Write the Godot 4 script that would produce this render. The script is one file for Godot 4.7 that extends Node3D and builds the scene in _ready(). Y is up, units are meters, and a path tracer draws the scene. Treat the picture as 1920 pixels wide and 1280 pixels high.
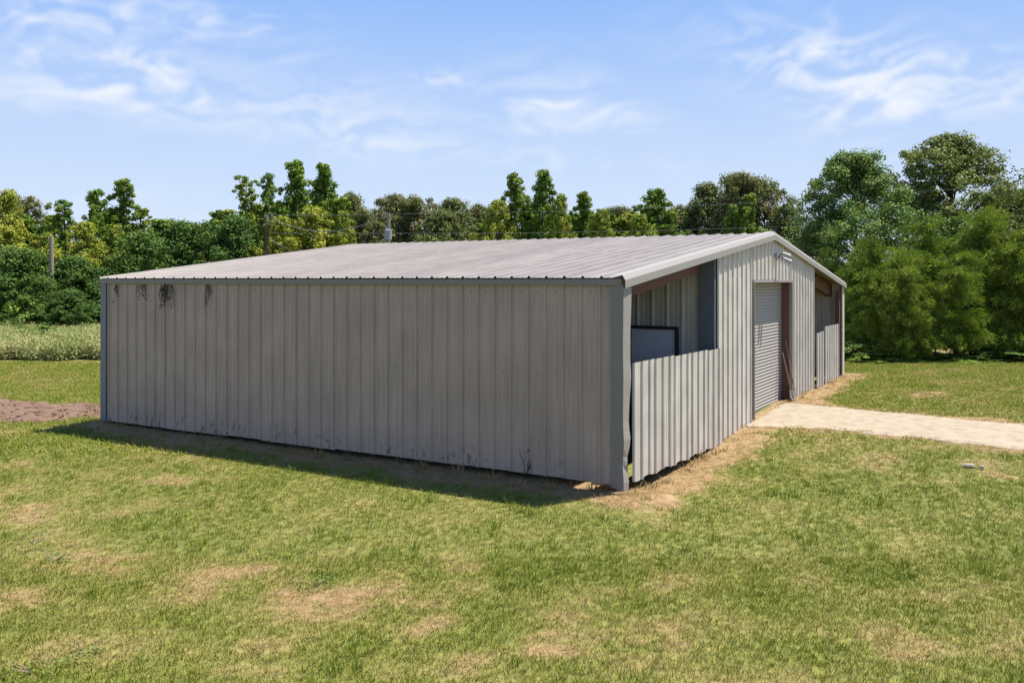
extends Node3D
# Metal barn on a mown lawn with a tree line behind. Camera 3.165 m up, level, lens shifted down.
const F := 1654.4      # focal length in pixels of the 1920 x 1280 photograph
const HZ := 524.3      # row of the horizon
const EYE := 3.165
const TH := 0.5431
const BW := 16.34      # gable width
const BL := 12.13      # side length
const HL := 3.2        # eave heights and ridge
const HR := 3.06
const HP := 4.2
const CORNER := Vector3(1.5756, 0, -12.7166)

var rng := RandomNumberGenerator.new()
var noise := FastNoiseLite.new()
var used := {}
var M := {}

# ---------------------------------------------------------------- helpers
func numbered(n: String) -> String:
	if not used.has(n):
		used[n] = 0
		return n
	used[n] += 1
	return "%s_%03d" % [n, used[n]]

func thing(called: String, label: String, category: String, group := "") -> Node3D:
	var o := Node3D.new()
	o.name = numbered(called)
	add_child(o)
	tag(o, label, category, group)
	return o

func tag(o: Node, label: String, category: String, group := "", kind := "") -> void:
	if label: o.set_meta("label", label)
	if category: o.set_meta("category", category)
	if group: o.set_meta("group", group)
	if kind: o.set_meta("kind", kind)

func part(called: String, mesh: Mesh, mat: Material, parent: Node, label := "") -> MeshInstance3D:
	var o := MeshInstance3D.new()
	o.name = numbered(called) if parent == self else called
	o.mesh = mesh
	o.material_override = mat
	parent.add_child(o, true)
	if label: o.set_meta("label", label)
	return o

func lin(r: float, g: float, b: float) -> Color:
	return Color(r, g, b).linear_to_srgb()

func mat(r: float, g: float, b: float, rough := 0.8, metal := 0.0) -> StandardMaterial3D:
	var m := StandardMaterial3D.new()
	m.albedo_color = lin(r, g, b)
	m.roughness = rough
	m.metallic = metal
	return m

func raw(v: PackedVector3Array, idx: PackedInt32Array, uv := PackedVector2Array(), col := PackedColorArray()) -> ArrayMesh:
	var a := []
	a.resize(Mesh.ARRAY_MAX)
	a[Mesh.ARRAY_VERTEX] = v
	a[Mesh.ARRAY_INDEX] = idx
	if uv.size(): a[Mesh.ARRAY_TEX_UV] = uv
	if col.size(): a[Mesh.ARRAY_COLOR] = col
	var m := ArrayMesh.new()
	m.add_surface_from_arrays(Mesh.PRIMITIVE_TRIANGLES, a)
	return m

func strip(a: PackedVector3Array, b: PackedVector3Array, ua := PackedVector2Array(), ub := PackedVector2Array()) -> ArrayMesh:
	var v := PackedVector3Array()
	var uv := PackedVector2Array()
	var ix := PackedInt32Array()
	for i in a.size():
		v.append(a[i]); v.append(b[i])
		if ua.size():
			uv.append(ua[i]); uv.append(ub[i])
		if i > 0:
			var k := 2 * i
			ix.append_array(PackedInt32Array([k - 2, k - 1, k, k, k - 1, k + 1]))
	return raw(v, ix, uv)

func box_to(st: SurfaceTool, c: Vector3, s: Vector3, b := Basis()) -> void:
	var m := BoxMesh.new()
	m.size = s
	st.append_from(m, 0, Transform3D(b, c))

func box(c: Vector3, s: Vector3, b := Basis()) -> ArrayMesh:
	var st := SurfaceTool.new()
	box_to(st, c, s, b)
	return st.commit()

func tube_to(st: SurfaceTool, p: PackedVector3Array, r: PackedFloat32Array, n := 6) -> void:
	for i in p.size() - 1:
		var d := (p[i + 1] - p[i]).normalized()
		var x := d.cross(Vector3(0.3, 0.1, 0.9)).normalized()
		var y := d.cross(x)
		for k in n:
			var a0 := TAU * k / n
			var a1 := TAU * (k + 1) / n
			var e0 := x * cos(a0) + y * sin(a0)
			var e1 := x * cos(a1) + y * sin(a1)
			for q in [p[i] + e0 * r[i], p[i + 1] + e0 * r[i + 1], p[i] + e1 * r[i], p[i] + e1 * r[i], p[i + 1] + e0 * r[i + 1], p[i + 1] + e1 * r[i + 1]]:
				st.add_vertex(q)

func tube(p: PackedVector3Array, r: PackedFloat32Array, n := 6) -> ArrayMesh:
	var st := SurfaceTool.new()
	st.begin(Mesh.PRIMITIVE_TRIANGLES)
	tube_to(st, p, r, n)
	return st.commit()

# a pixel of the photograph to the point of the ground it shows
func gp(px: float, py: float, h := 0.0) -> Vector3:
	var z := (EYE - h) * F / (py - HZ)
	return Vector3((px - 960.0) / F * z, h, -z)

func at(px: float, z: float) -> float:
	return (px - 960.0) / F * z

func gh(x: float, z: float) -> float:
	var a := smoothstep(2.0, 6.5, x) * smoothstep(11.0, 17.0, -z)
	var b := smoothstep(-8.5, -11.0, x) * smoothstep(15.0, 18.0, -z) * (1.0 - smoothstep(24.0, 34.0, -z))
	var p := local(x, z)
	if p.y < 0.5 and p.y > -BL - 0.5: a += 0.3 * smoothstep(-1.0, -0.15, p.x) * smoothstep(0.8, 0.3, p.x)
	return 0.28 * a - 0.07 * b + 0.025 * noise.get_noise_2d(x * 14.0, z * 14.0)

# ---------------------------------------------------------------- camera, sky, sun
func view() -> void:
	var cam := Camera3D.new()
	cam.name = "camera"
	add_child(cam)
	cam.position = Vector3(0, EYE, 0)
	cam.projection = Camera3D.PROJECTION_FRUSTUM
	cam.near = 0.1
	cam.far = 600.0
	var up := HZ / F
	var down := (1280.0 - HZ) / F
	cam.size = (up + down) * 0.1
	cam.frustum_offset = Vector2(0, (up - down) * 0.5 * 0.1)
	cam.current = true
	var e := Environment.new()
	e.background_mode = Environment.BG_SKY
	e.tonemap_mode = Environment.TONE_MAPPER_LINEAR
	e.tonemap_exposure = 2.1
	e.sdfgi_enabled = true
	e.ssao_enabled = true
	e.ssil_enabled = true
	var sky := Sky.new()
	var pm := PanoramaSkyMaterial.new()
	pm.panorama = ImageTexture.create_from_image(sky_picture())
	sky.sky_material = pm
	e.sky = sky
	e.background_energy_multiplier = 0.60
	var we := WorldEnvironment.new()
	we.name = "environment"
	we.environment = e
	add_child(we)
	var sun := DirectionalLight3D.new()
	sun.name = "sun"
	sun.light_energy = 1.6
	sun.light_angular_distance = 0.5
	sun.light_color = Color(1.0, 0.965, 0.91)
	sun.shadow_enabled = true
	add_child(sun)
	sun.look_at_from_position(Vector3(1.29, 3.2, -0.40) * 10.0, Vector3.ZERO, Vector3.UP)

func sky_picture() -> Image:
	var w := 2048
	var h := 1024
	var im := Image.create(w, h, false, Image.FORMAT_RGBF)
	var n := FastNoiseLite.new()
	n.seed = 5
	n.noise_type = FastNoiseLite.TYPE_SIMPLEX_SMOOTH
	n.fractal_octaves = 5
	n.fractal_gain = 0.55
	n.frequency = 1.0
	var big := FastNoiseLite.new()
	big.seed = 11
	big.frequency = 1.0
	big.fractal_octaves = 2
	var top := Color(0.05, 0.13, 0.42)
	var mid := Color(0.215, 0.39, 0.76)
	var low := Color(0.585, 0.675, 0.79)
	# wisps seen in the photograph: pixel x, pixel y, half width, half height, strength
	var wisps := [[90, 20, 190, 45, 0.9], [450, 55, 110, 45, 0.6], [190, 110, 130, 26, 0.7], [120, 160, 260, 42, 0.6], [480, 190, 320, 60, 0.45], [690, 260, 130, 40, 0.45], [1020, 195, 110, 70, 0.5], [830, 145, 40, 14, 0.5], [1160, 215, 90, 25, 0.4], [1560, 110, 210, 65, 0.85], [1640, 200, 110, 60, 0.8], [1830, 140, 160, 55, 0.55], [1050, 300, 260, 16, 0.3]]
	for j in h:
		var el := (0.5 - (j + 0.5) / h) * PI
		var s := sin(el)
		var c := low
		if el > 0.0:
			var k := clampf(el / 0.33, 0.0, 1.0)
			c = low.lerp(mid, pow(k, 1.15)) if el < 0.33 else mid.lerp(top, pow(clampf((el - 0.33) / 1.24, 0.0, 1.0), 0.6))
		else:
			c = Color(0.16, 0.17, 0.10)
		for i in w:
			var out := c
			if el > 0.0:
				var az := wrapf((i + 0.5) / w * TAU, -PI, PI)      # the picture's edge lies straight ahead
				var ce := cos(el)
				var d := Vector3(sin(az) * ce, s, -cos(az) * ce)
				var q := d / (s + 0.16)
				var veil := clampf(big.get_noise_3d(q.x * 0.55, q.z * 0.55, 1.0) * 1.5 + 0.12, 0.0, 1.0) * 0.30
				if absf(az) < 0.62 and el < 0.36:
					var px := 960.0 + F * tan(az)
					var py := HZ - F * tan(el) / cos(az)
					veil *= 0.5
					for b in wisps:
						var ex: float = (px - b[0]) / b[2]
						var ey: float = (py - b[1] - (px - b[0]) * 0.08) / b[3]
						var g: float = ex * ex + ey * ey
						if g < 4.0: veil += 1.0 * b[4] * exp(-g * 0.8)
				if veil > 0.01:
					var u := az * 1.0 + el * 0.55
					var t := el * 1.0 - az * 0.16
					var wx := u * 9.0 + 0.7 * big.get_noise_3d(u * 7.0, t * 11.0, 7.0)
					var wy := t * 34.0 + 0.6 * big.get_noise_3d(u * 9.0, t * 16.0, 19.0)
					var f := n.get_noise_3d(wx, wy, 3.0)
					var fil := n.get_noise_3d(wx * 2.2 + 40.0, wy * 2.6, 8.0)
					veil *= clampf(0.36 + 1.1 * f + 0.7 * fil, 0.0, 1.2)
					out = c.lerp(Color(0.75, 0.77, 0.81), clampf(veil, 0.0, 0.8))
			im.set_pixel(i, j, out)
	return im

# ---------------------------------------------------------------- materials
func noise_image(w: int, h: int, f: Callable) -> ImageTexture:
	var im := Image.create(w, h, false, Image.FORMAT_RGB8)
	for j in h:
		for i in w:
			im.set_pixel(i, j, f.call(i, j))
	im.generate_mipmaps()
	return ImageTexture.create_from_image(im)

func materials() -> void:
	var n := FastNoiseLite.new()
	n.seed = 21
	n.frequency = 1.0
	n.fractal_octaves = 4
	# weathered paint: fine vertical streaks, and mildew speckle where the photograph shows it along the foot of the side wall
	var side := func(i: int, j: int) -> Color:
		var x := i / 1024.0 * 12.2
		var y := (1.0 - j / 320.0) * 3.2
		var streak := n.get_noise_2d(x * 16.0, y * 0.55)
		var cloud := n.get_noise_2d(x * 0.9 + 50.0, y * 0.8)
		var v := 1.0 + 0.075 * streak + 0.07 * cloud
		var speck := n.get_noise_2d(x * 9.0 + 9.0, y * 5.0) + 0.55 * n.get_noise_2d(x * 1.3, 33.0)
		var mask := smoothstep(0.6, 0.25, y) * smoothstep(0.25, 0.6, speck)
		v *= 1.0 - 0.30 * mask
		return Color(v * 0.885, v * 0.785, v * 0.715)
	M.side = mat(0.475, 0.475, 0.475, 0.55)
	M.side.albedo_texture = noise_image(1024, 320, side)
	var plain := func(i: int, j: int) -> Color:
		var x := i / 512.0 * 6.0
		var y := j / 256.0 * 4.0
		var v := 0.93 + 0.06 * n.get_noise_2d(x * 14.0, y * 0.6) + 0.07 * n.get_noise_2d(x * 1.2, y * 1.0 + 70.0)
		return Color(v, v * 0.985, v * 0.965)
	var tp := noise_image(512, 256, plain)
	M.sheet = []  # paler than the side wall: extra sun on the gable put into the paint
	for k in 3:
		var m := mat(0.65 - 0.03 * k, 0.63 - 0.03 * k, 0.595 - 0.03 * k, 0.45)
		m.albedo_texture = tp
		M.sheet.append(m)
	M.roof = []
	for k in 3:
		var m := mat(0.235 - 0.012 * k, 0.222 - 0.012 * k, 0.22 - 0.011 * k, 0.5)
		m.albedo_texture = tp
		M.roof.append(m)
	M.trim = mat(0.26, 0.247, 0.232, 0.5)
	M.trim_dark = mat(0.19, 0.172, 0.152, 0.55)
	M.trim_blue = mat(0.14, 0.155, 0.18, 0.5)
	M.column = mat(0.12, 0.14, 0.17, 0.6)
	M.rust = mat(0.13, 0.055, 0.042, 0.75)
	M.black = mat(0.02, 0.02, 0.022, 0.6)
	M.board = mat(0.55, 0.61, 0.72, 0.5)
	M.door = mat(0.33, 0.315, 0.295, 0.5)
	M.wood = mat(0.26, 0.19, 0.13, 0.9)
	M.pole = mat(0.24, 0.20, 0.165, 0.9)
	M.steel = mat(0.28, 0.24, 0.22, 0.5, 0.6)
	M.grey = mat(0.27, 0.29, 0.32, 0.5)
	M.glass = mat(0.35, 0.35, 0.35, 0.2)
	M.wire = mat(0.16, 0.16, 0.17, 0.6)
	M.stone = mat(0.30, 0.265, 0.21, 0.95)
	M.vine = mat(0.05, 0.04, 0.032, 0.95)
	M.bark = mat(0.10, 0.08, 0.062, 0.95)
	M.leaf = leaf_mat(Color.WHITE)
	M.grass = leaf_mat(Color.WHITE)

func leaf_mat(c: Color) -> StandardMaterial3D:
	var m := StandardMaterial3D.new()
	m.albedo_color = c
	m.vertex_color_use_as_albedo = true
	m.roughness = 0.65
	m.metallic_specular = 0.22
	m.backlight_enabled = true
	m.backlight = Color(0.62, 0.66, 0.45)
	m.cull_mode = BaseMaterial3D.CULL_DISABLED
	return m

# ---------------------------------------------------------------- ground
var straw := []   # ellipses of dead grass: x, z, half sizes, strength

func patches() -> void:
	for b in [[230, 1050, 130, 14], [440, 1080, 90, 20], [545, 1085, 45, 25], [620, 1135, 60, 14], [700, 1130, 110, 22], [800, 1150, 60, 20], [980, 1195, 55, 10], [1060, 1215, 110, 14], [1210, 1205, 60, 14], [200, 965, 55, 7], [90, 945, 60, 9], [330, 900, 90, 9], [430, 930, 80, 9], [60, 870, 80, 10], [880, 945, 50, 6], [1530, 1075, 50, 10], [1590, 1055, 40, 8], [1880, 905, 60, 9], [1180, 1100, 70, 12], [900, 1240, 160, 18], [400, 1250, 130, 14], [1650, 1200, 90, 14], [120, 800, 120, 6], [1700, 760, 120, 5], [860, 1060, 60, 8], [30, 1130, 60, 14]]:
		var c := gp(b[0], b[1])
		var e := gp(b[0] + b[2], b[1])
		var f := gp(b[0], b[1] - b[3])
		straw.append([c.x, c.z, absf(e.x - c.x), absf(f.z - c.z) + 0.2, 0.5])

func local(x: float, z: float) -> Vector2:      # barn coordinates: along the gable, outwards from it
	var dx := x - CORNER.x
	var dz := z - CORNER.z
	return Vector2(dx * sin(TH) - dz * cos(TH), dx * cos(TH) + dz * sin(TH))

func dryness(x: float, z: float) -> float:
	var v := 0.24 + 0.5 * noise.get_noise_2d(x * 9.0, z * 9.0) + 0.7 * noise.get_noise_2d(x * 42.0 + 300.0, z * 42.0)
	var wob := 0.35 * noise.get_noise_2d(x * 60.0, z * 60.0 + 90.0)
	for e in straw:
		var ex: float = (x - e[0]) / e[2]
		var ez: float = (z - e[1]) / e[3]
		var g := ex * ex + ez * ez
		if g < 4.0: v += e[4] * exp(-g) * clampf(0.75 + 1.5 * noise.get_noise_2d(x * 70.0 + 11.0, z * 130.0) + wob, 0.0, 2.0)
	var p := local(x, z)
	if p.x > -0.1 and p.x < BW + 0.6:                     # trimmed dead grass along the gable
		v += 1.5 * smoothstep(0.95 + wob, 0.35 + wob, p.y) * smoothstep(-0.3, 0.0, p.y)
	if p.y < 0.4 and p.y > -BL - 0.3:                     # and under the side wall
		v += 1.0 * smoothstep(-0.75 + wob, -0.3 + wob, p.x) * smoothstep(0.6, 0.2, p.x)
	if x > 4.6 and x < 22.0:                              # worn edges of the drive
		v += 0.7 * smoothstep(0.5 + wob, 0.0, z - slab_near(x)) * smoothstep(-0.3, 0.0, z - slab_near(x))
		v += 0.9 * smoothstep(0.8 + wob, 0.0, slab_far(x) - z) * smoothstep(-0.3, 0.0, slab_far(x) - z)
	return v

func grass_color(d: float, r: float) -> Color:
	var green := Color(0.165, 0.21, 0.028).lerp(Color(0.24, 0.265, 0.043), r)
	var yellow := Color(0.31, 0.29, 0.078)
	var tan := Color(0.42, 0.30, 0.145)
	if d < 0.5: return green.lerp(yellow, clampf(d / 0.5, 0.0, 1.0) * 0.65)
	return green.lerp(yellow, 0.65).lerp(tan, clampf((d - 0.5) / 0.55, 0.0, 1.0))

func ground() -> void:
	# colour of the turf between the blades, 64 m square, repeated beyond it
	var im := Image.create(1024, 1024, false, Image.FORMAT_RGB8)
	for j in 1024:
		var z := -60.0 + j / 16.0
		for i in 1024:
			var x := -32.0 + i / 16.0
			var c := grass_color(dryness(x, z), 0.4)
			var k := 0.55 + 0.35 * noise.get_noise_2d(x * 300.0, z * 300.0)
			im.set_pixel(i, j, Color(c.r * k, c.g * k * 0.95, c.b * k).linear_to_srgb())
	var m := mat(1, 1, 1, 0.95)
	m.albedo_texture = ImageTexture.create_from_image(im)
	var xs := PackedFloat32Array()
	var zs := PackedFloat32Array()
	for e in [-260.0, -150.0, -90.0, -55.0, -38.0]: xs.append(e)
	for i in 121: xs.append(-30.0 + i * 0.5)
	for e in [38.0, 55.0, 90.0, 150.0, 260.0]: xs.append(e)
	for e in [60.0, 25.0, 10.0, 5.0]: zs.append(e)
	for i in 131: zs.append(2.0 - i * 0.4)
	for e in [-56.0, -66.0, -85.0, -120.0, -180.0, -300.0]: zs.append(e)
	var v := PackedVector3Array()
	var uv := PackedVector2Array()
	var ix := PackedInt32Array()
	var w := xs.size()
	for j in zs.size():
		for i in w:
			v.append(Vector3(xs[i], gh(xs[i], zs[j]), zs[j]))
			uv.append(Vector2((xs[i] + 32.0) / 64.0, (zs[j] + 60.0) / 64.0))
			if i > 0 and j > 0:
				var k := j * w + i
				ix.append_array(PackedInt32Array([k - w - 1, k - 1, k - w, k - w, k - 1, k]))
	var g := part("ground", raw(v, ix, uv), m, self)
	tag(g, "", "", "", "structure")

func multi(called: String, mesh: Mesh, m: Material, buf: PackedFloat32Array, label: String, category: String) -> void:
	var mm := MultiMesh.new()
	mm.transform_format = MultiMesh.TRANSFORM_3D
	mm.use_colors = true
	mm.mesh = mesh
	mm.instance_count = buf.size() / 16
	mm.buffer = buf
	var o := MultiMeshInstance3D.new()
	o.name = numbered(called)
	o.multimesh = mm
	o.material_override = m
	add_child(o)
	tag(o, label, category, "", "stuff")

func put(buf: PackedFloat32Array, p: Vector3, turn: float, sx: float, sy: float, c: Color) -> void:
	var cs := cos(turn) * sx
	var sn := sin(turn) * sx
	buf.append_array(PackedFloat32Array([cs, 0, sn, p.x, 0, sy, 0, p.y, -sn, 0, cs, p.z, c.r, c.g, c.b, 1.0]))

func tuft(blades: int, spread: float, lo: float, hi: float, width: float, lean: float) -> ArrayMesh:
	var v := PackedVector3Array()
	var ix := PackedInt32Array()
	var col := PackedColorArray()
	for i in blades:
		var a := rng.randf() * TAU
		var r := sqrt(rng.randf()) * spread
		var p := Vector3(cos(a) * r, -0.005, sin(a) * r)
		var b := rng.randf() * TAU
		var side := Vector3(cos(b), 0, sin(b)) * width * 0.5 * rng.randf_range(0.7, 1.3)
		var l := rng.randf_range(lo, hi)
		var la := rng.randf() * TAU
		var ln := l * lean * rng.randf_range(0.3, 1.3)
		var off := Vector3(cos(la) * ln, 0, sin(la) * ln)
		var k := v.size()
		var midp := p + off * 0.4 + Vector3(0, l * 0.65, 0)
		v.append_array(PackedVector3Array([p - side, p + side, midp - side * 0.8, midp + side * 0.8, p + off + Vector3(0, l, 0)]))
		ix.append_array(PackedInt32Array([k, k + 2, k + 1, k + 1, k + 2, k + 3, k + 2, k + 4, k + 3]))
		var t := rng.randf_range(0.75, 1.25)
		for q in 5: col.append(Color(t, t * rng.randf_range(0.96, 1.04), t))
	return raw(v, ix, PackedVector2Array(), col)

func on_slab(x: float, z: float) -> bool:
	return x > 4.6 and z < slab_near(x) and z > slab_far(x) and local(x, z).y > 0.0

func slab_near(x: float) -> float:
	return -17.6 + (x - 5.1) * 0.64 + 0.2 * noise.get_noise_2d(x * 30.0, 5.0) + 0.12 * noise.get_noise_2d(x * 150.0, 9.0)

func slab_far(x: float) -> float:
	return -20.5 + (x - 6.57) * 0.83 + 0.25 * noise.get_noise_2d(x * 25.0, 45.0) + 0.15 * noise.get_noise_2d(x * 150.0, 19.0)

func in_barn(x: float, z: float) -> bool:
	var p := local(x, z)
	return p.x > 0.05 and p.x < BW - 0.05 and p.y < -0.05 and p.y > -BL

func in_dirt(x: float, z: float) -> float:
	var ex := (x + 13.5) / 4.3
	var ez := (z + 21.6 - (x + 13.0) * 0.12) / 1.75
	return 1.0 - (ex * ex + ez * ez) + 0.5 * noise.get_noise_2d(x * 40.0, z * 40.0)

func lawn() -> void:
	var fine := PackedFloat32Array()
	var mid := PackedFloat32Array()
	var dead := PackedFloat32Array()
	var tall := PackedFloat32Array()
	var z := 5.6
	while z < 34.0:
		var step := 0.055 if z < 10.0 else (0.075 if z < 16.0 else 0.13)
		var half := z * 0.64 + 1.0
		var x := -half
		while x < half:
			var px := x + rng.randf_range(-0.5, 0.5) * step * 1.6
			var pz := -z + rng.randf_range(-0.5, 0.5) * step * 1.6
			x += step
			var creep := rng.randf_range(0.0, 0.22)
			if in_barn(px, pz) or (on_slab(px, pz - creep) and on_slab(px, pz + creep)) or in_dirt(px, pz) > 0.1: continue
			var d := dryness(px, pz) + rng.randf_range(-0.18, 0.18)
			var c := grass_color(d, rng.randf())
			var p := Vector3(px, gh(px, pz), pz)
			var s := rng.randf_range(0.7, 1.25)
			if d > 0.85:
				var cc := c * rng.randf_range(0.7, 1.15)
				put(dead, p, rng.randf() * TAU, s * (1.0 if z < 16.0 else 1.6), s * 0.9, cc)
				if rng.randf() < 0.4: put(fine if z < 16.0 else mid, p, rng.randf() * TAU, s, s * 0.7, grass_color(d - 0.35, rng.randf()))
			elif z < 16.0:
				put(fine, p, rng.randf() * TAU, s, s * (1.1 - 0.45 * clampf(d, 0.0, 1.0)), c)
			else:
				put(mid, p, rng.randf() * TAU, s * 1.5, s * 1.1, c)
			var q := local(px, pz)
			if d > 0.8 and rng.randf() < 0.10 and ((q.x > 0.0 and q.x < BW and q.y > 0.0 and q.y < 0.3) or (q.x > -0.35 and q.x < 0.05 and q.y < 0.0 and q.y > -BL)):
				put(tall, p, rng.randf() * TAU, s * 1.2, s * rng.randf_range(0.5, 1.2), Color(0.33, 0.235, 0.12) * rng.randf_range(0.6, 1.1))
			if d < 0.25 and rng.randf() < 0.018:
				put(tall, p, rng.randf() * TAU, s, s, c.lerp(Color(0.10, 0.19, 0.02), 0.5))
		z += step
	multi("grass", tuft(11, 0.055, 0.022, 0.06, 0.006, 0.8), M.grass, fine, "short mown green and yellow lawn grass in front of the barn", "grass")
	multi("grass", tuft(13, 0.075, 0.03, 0.07, 0.009, 0.8), M.grass, mid, "mown lawn grass farther out, around the barn and the concrete drive", "grass")
	multi("grass", tuft(22, 0.09, 0.005, 0.026, 0.005, 4.0), M.grass, dead, "dry tan straw lying flat in patches and along the barn foot", "dead grass")
	multi("grass", tuft(14, 0.06, 0.06, 0.14, 0.008, 0.6), M.grass, tall, "longer bright green grass tufts scattered over the lawn", "grass")

func weed_mesh(h: float, leaves: int, size: float, flowers: int) -> ArrayMesh:
	var v := PackedVector3Array()
	var ix := PackedInt32Array()
	var col := PackedColorArray()
	for i in leaves + flowers:
		var fl := i >= leaves
		var a := rng.randf() * TAU
		var y := h * (rng.randf_range(0.8, 1.05) if fl else rng.randf_range(0.05, 0.95))
		var r := 0.22 * sqrt(rng.randf())
		leaf_to(v, ix, col, Vector3(cos(a) * r, y, sin(a) * r), size * (0.6 if fl else 1.0) * rng.randf_range(0.7, 1.3), 0.5, Vector3(rng.randf_range(-1, 1), 0.7, rng.randf_range(-1, 1)), Color(2.1, 1.75, 2.6) if fl else Color.WHITE * rng.randf_range(0.8, 1.2))
	return raw(v, ix, PackedVector2Array(), col)

func field() -> void:
	var weeds := PackedFloat32Array()
	for i in 15000:
		var z := rng.randf_range(33.2, 60.0)
		var x := at(rng.randf_range(-160.0, 260.0), z)
		if z < 34.6 + 1.2 * noise.get_noise_2d(x * 20.0, 3.0): continue
		var s := rng.randf_range(0.5, 1.35) * (0.75 + 0.35 * noise.get_noise_2d(x * 10.0, z * 10.0))
		var k := 0.5 + 0.9 * noise.get_noise_2d(x * 12.0 + 40.0, z * 12.0)
		put(weeds, Vector3(x, gh(x, -z), -z), rng.randf() * TAU, 1.0, s, Color(0.21, 0.27, 0.09).lerp(Color(0.40, 0.39, 0.19), clampf(k, 0.0, 1.0)))
	multi("weeds", weed_mesh(0.8, 34, 0.10, 14), M.grass, weeds, "tall pale green weeds with whitish tops in the field beyond the lawn", "weeds")
	# turned soil beside the far corner of the barn
	var v := PackedVector3Array()
	var ix := PackedInt32Array()
	for j in 41:
		for i in 61:
			var x := -18.5 + i * 0.155
			var z := -24.6 + j * 0.14
			var e := clampf(in_dirt(x, z), -0.2, 1.0)
			v.append(Vector3(x, gh(x, z) + 0.16 * e + (0.10 * noise.get_noise_2d(x * 160.0, z * 160.0) if e > 0.0 else -0.03), z))
			if i > 0 and j > 0:
				var k := j * 61 + i
				ix.append_array(PackedInt32Array([k - 62, k - 61, k - 1, k - 1, k - 61, k]))
	var soil := part("soil", raw(v, ix), mat(0.135, 0.085, 0.06, 0.95), self)
	tag(soil, "bed of turned brown soil beside the far corner of the barn", "soil", "", "stuff")
	var clods := PackedFloat32Array()
	for i in 7000:
		var x := rng.randf_range(-18.0, -9.3)
		var z := rng.randf_range(-24.2, -19.3)
		if in_dirt(x, z) < 0.05: continue
		var t := rng.randf_range(0.6, 1.4)
		var c := Color(0.15 * t, 0.095 * t, 0.065 * t)
		if rng.randf() < 0.12: c = Color(0.30, 0.21, 0.11)
		put(clods, Vector3(x, gh(x, z) + 0.15 * clampf(in_dirt(x, z), 0.0, 1.0), z), rng.randf() * TAU, rng.randf_range(0.5, 1.5), rng.randf_range(0.4, 1.3), c)
	var sp := SphereMesh.new()
	sp.radius = 0.035
	sp.height = 0.045
	sp.radial_segments = 5
	sp.rings = 2
	multi("soil_clods", sp, M.grass, clods, "loose brown clods and straw lying on the turned soil", "soil")

func slab() -> void:
	var m := mat(1, 1, 1, 0.9)
	var f := func(i: int, j: int) -> Color:
		var a := noise.get_noise_2d(i * 4.0, j * 4.0)
		var b := noise.get_noise_2d(i * 40.0 + 99.0, j * 40.0)
		var e := noise.get_noise_2d(i * 170.0, j * 170.0 + 40.0)
		return Color(0.29, 0.25, 0.185).lerp(Color(0.15, 0.105, 0.062), clampf(0.15 + a * 0.5 + b * 0.3 + e * 0.4, 0.0, 1.0)).linear_to_srgb()
	m.albedo_texture = noise_image(512, 512, f)
	m.uv1_scale = Vector3(1, 1, 1)
	var v := PackedVector3Array()
	var uv := PackedVector2Array()
	var ix := PackedInt32Array()
	for i in 140:
		var x := 4.75 + i * 0.12
		var zn := slab_near(x)
		var zf := slab_far(x)
		while local(x, zf).y < 0.03 and zf < zn: zf += 0.03
		if zf >= zn - 0.03: continue
		for k in 13:
			var z := lerpf(zn, zf, k / 12.0)
			v.append(Vector3(x, gh(x, z) + (0.006 if k == 0 or k == 12 else 0.02), z))
			uv.append(Vector2(x, z) * 0.06)
			var m2 := v.size() - 1
			if k > 0 and m2 >= 14: ix.append_array(PackedInt32Array([m2 - 14, m2 - 13, m2 - 1, m2 - 1, m2 - 13, m2]))
	tag(part("driveway", raw(v, ix, uv), m, self), "", "", "", "structure")

# ---------------------------------------------------------------- barn
func rib_profile(width: float) -> Array:    # [u, height] along a ribbed sheet, ribs 0.3048 m apart
	var pts := []
	var k := 0
	while k * 0.3048 < width - 0.01:
		for q in [[0.0, 0.0], [0.018, 0.030], [0.042, 0.030], [0.060, 0.0], [0.118, 0.0], [0.126, 0.004], [0.146, 0.004], [0.154, 0.0], [0.208, 0.0], [0.216, 0.004], [0.236, 0.004], [0.244, 0.0]]:
			if k * 0.3048 + q[0] < width: pts.append([k * 0.3048 + q[0], q[1]])
		k += 1
	pts.append([width, 0.0])
	return pts

# upright ribbed sheet: from o along u, ribs towards n; lo and hi give the heights of its ends at a distance along u
func sheet(o: Vector3, u: Vector3, n: Vector3, width: float, lo: Callable, hi: Callable, s0 := 0.0, span := 6.0) -> ArrayMesh:
	var a := PackedVector3Array()
	var b := PackedVector3Array()
	var ua := PackedVector2Array()
	var ub := PackedVector2Array()
	for p in rib_profile(width):
		var q: Vector3 = o + u * p[0] + n * p[1]
		var y0: float = lo.call(s0 + p[0])
		var y1: float = hi.call(s0 + p[0])
		a.append(Vector3(q.x, y0, q.z))
		b.append(Vector3(q.x, y1, q.z))
		ua.append(Vector2((s0 + p[0]) / span, 1.0 - y0 / 3.2))
		ub.append(Vector2((s0 + p[0]) / span, 1.0 - y1 / 3.2))
	return strip(a, b, ua, ub)

func roof_y(t: float) -> float:
	return lerpf(HL, HP, t / (BW / 2)) if t < BW / 2 else lerpf(HP, HR, (t - BW / 2) / (BW / 2))

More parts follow.
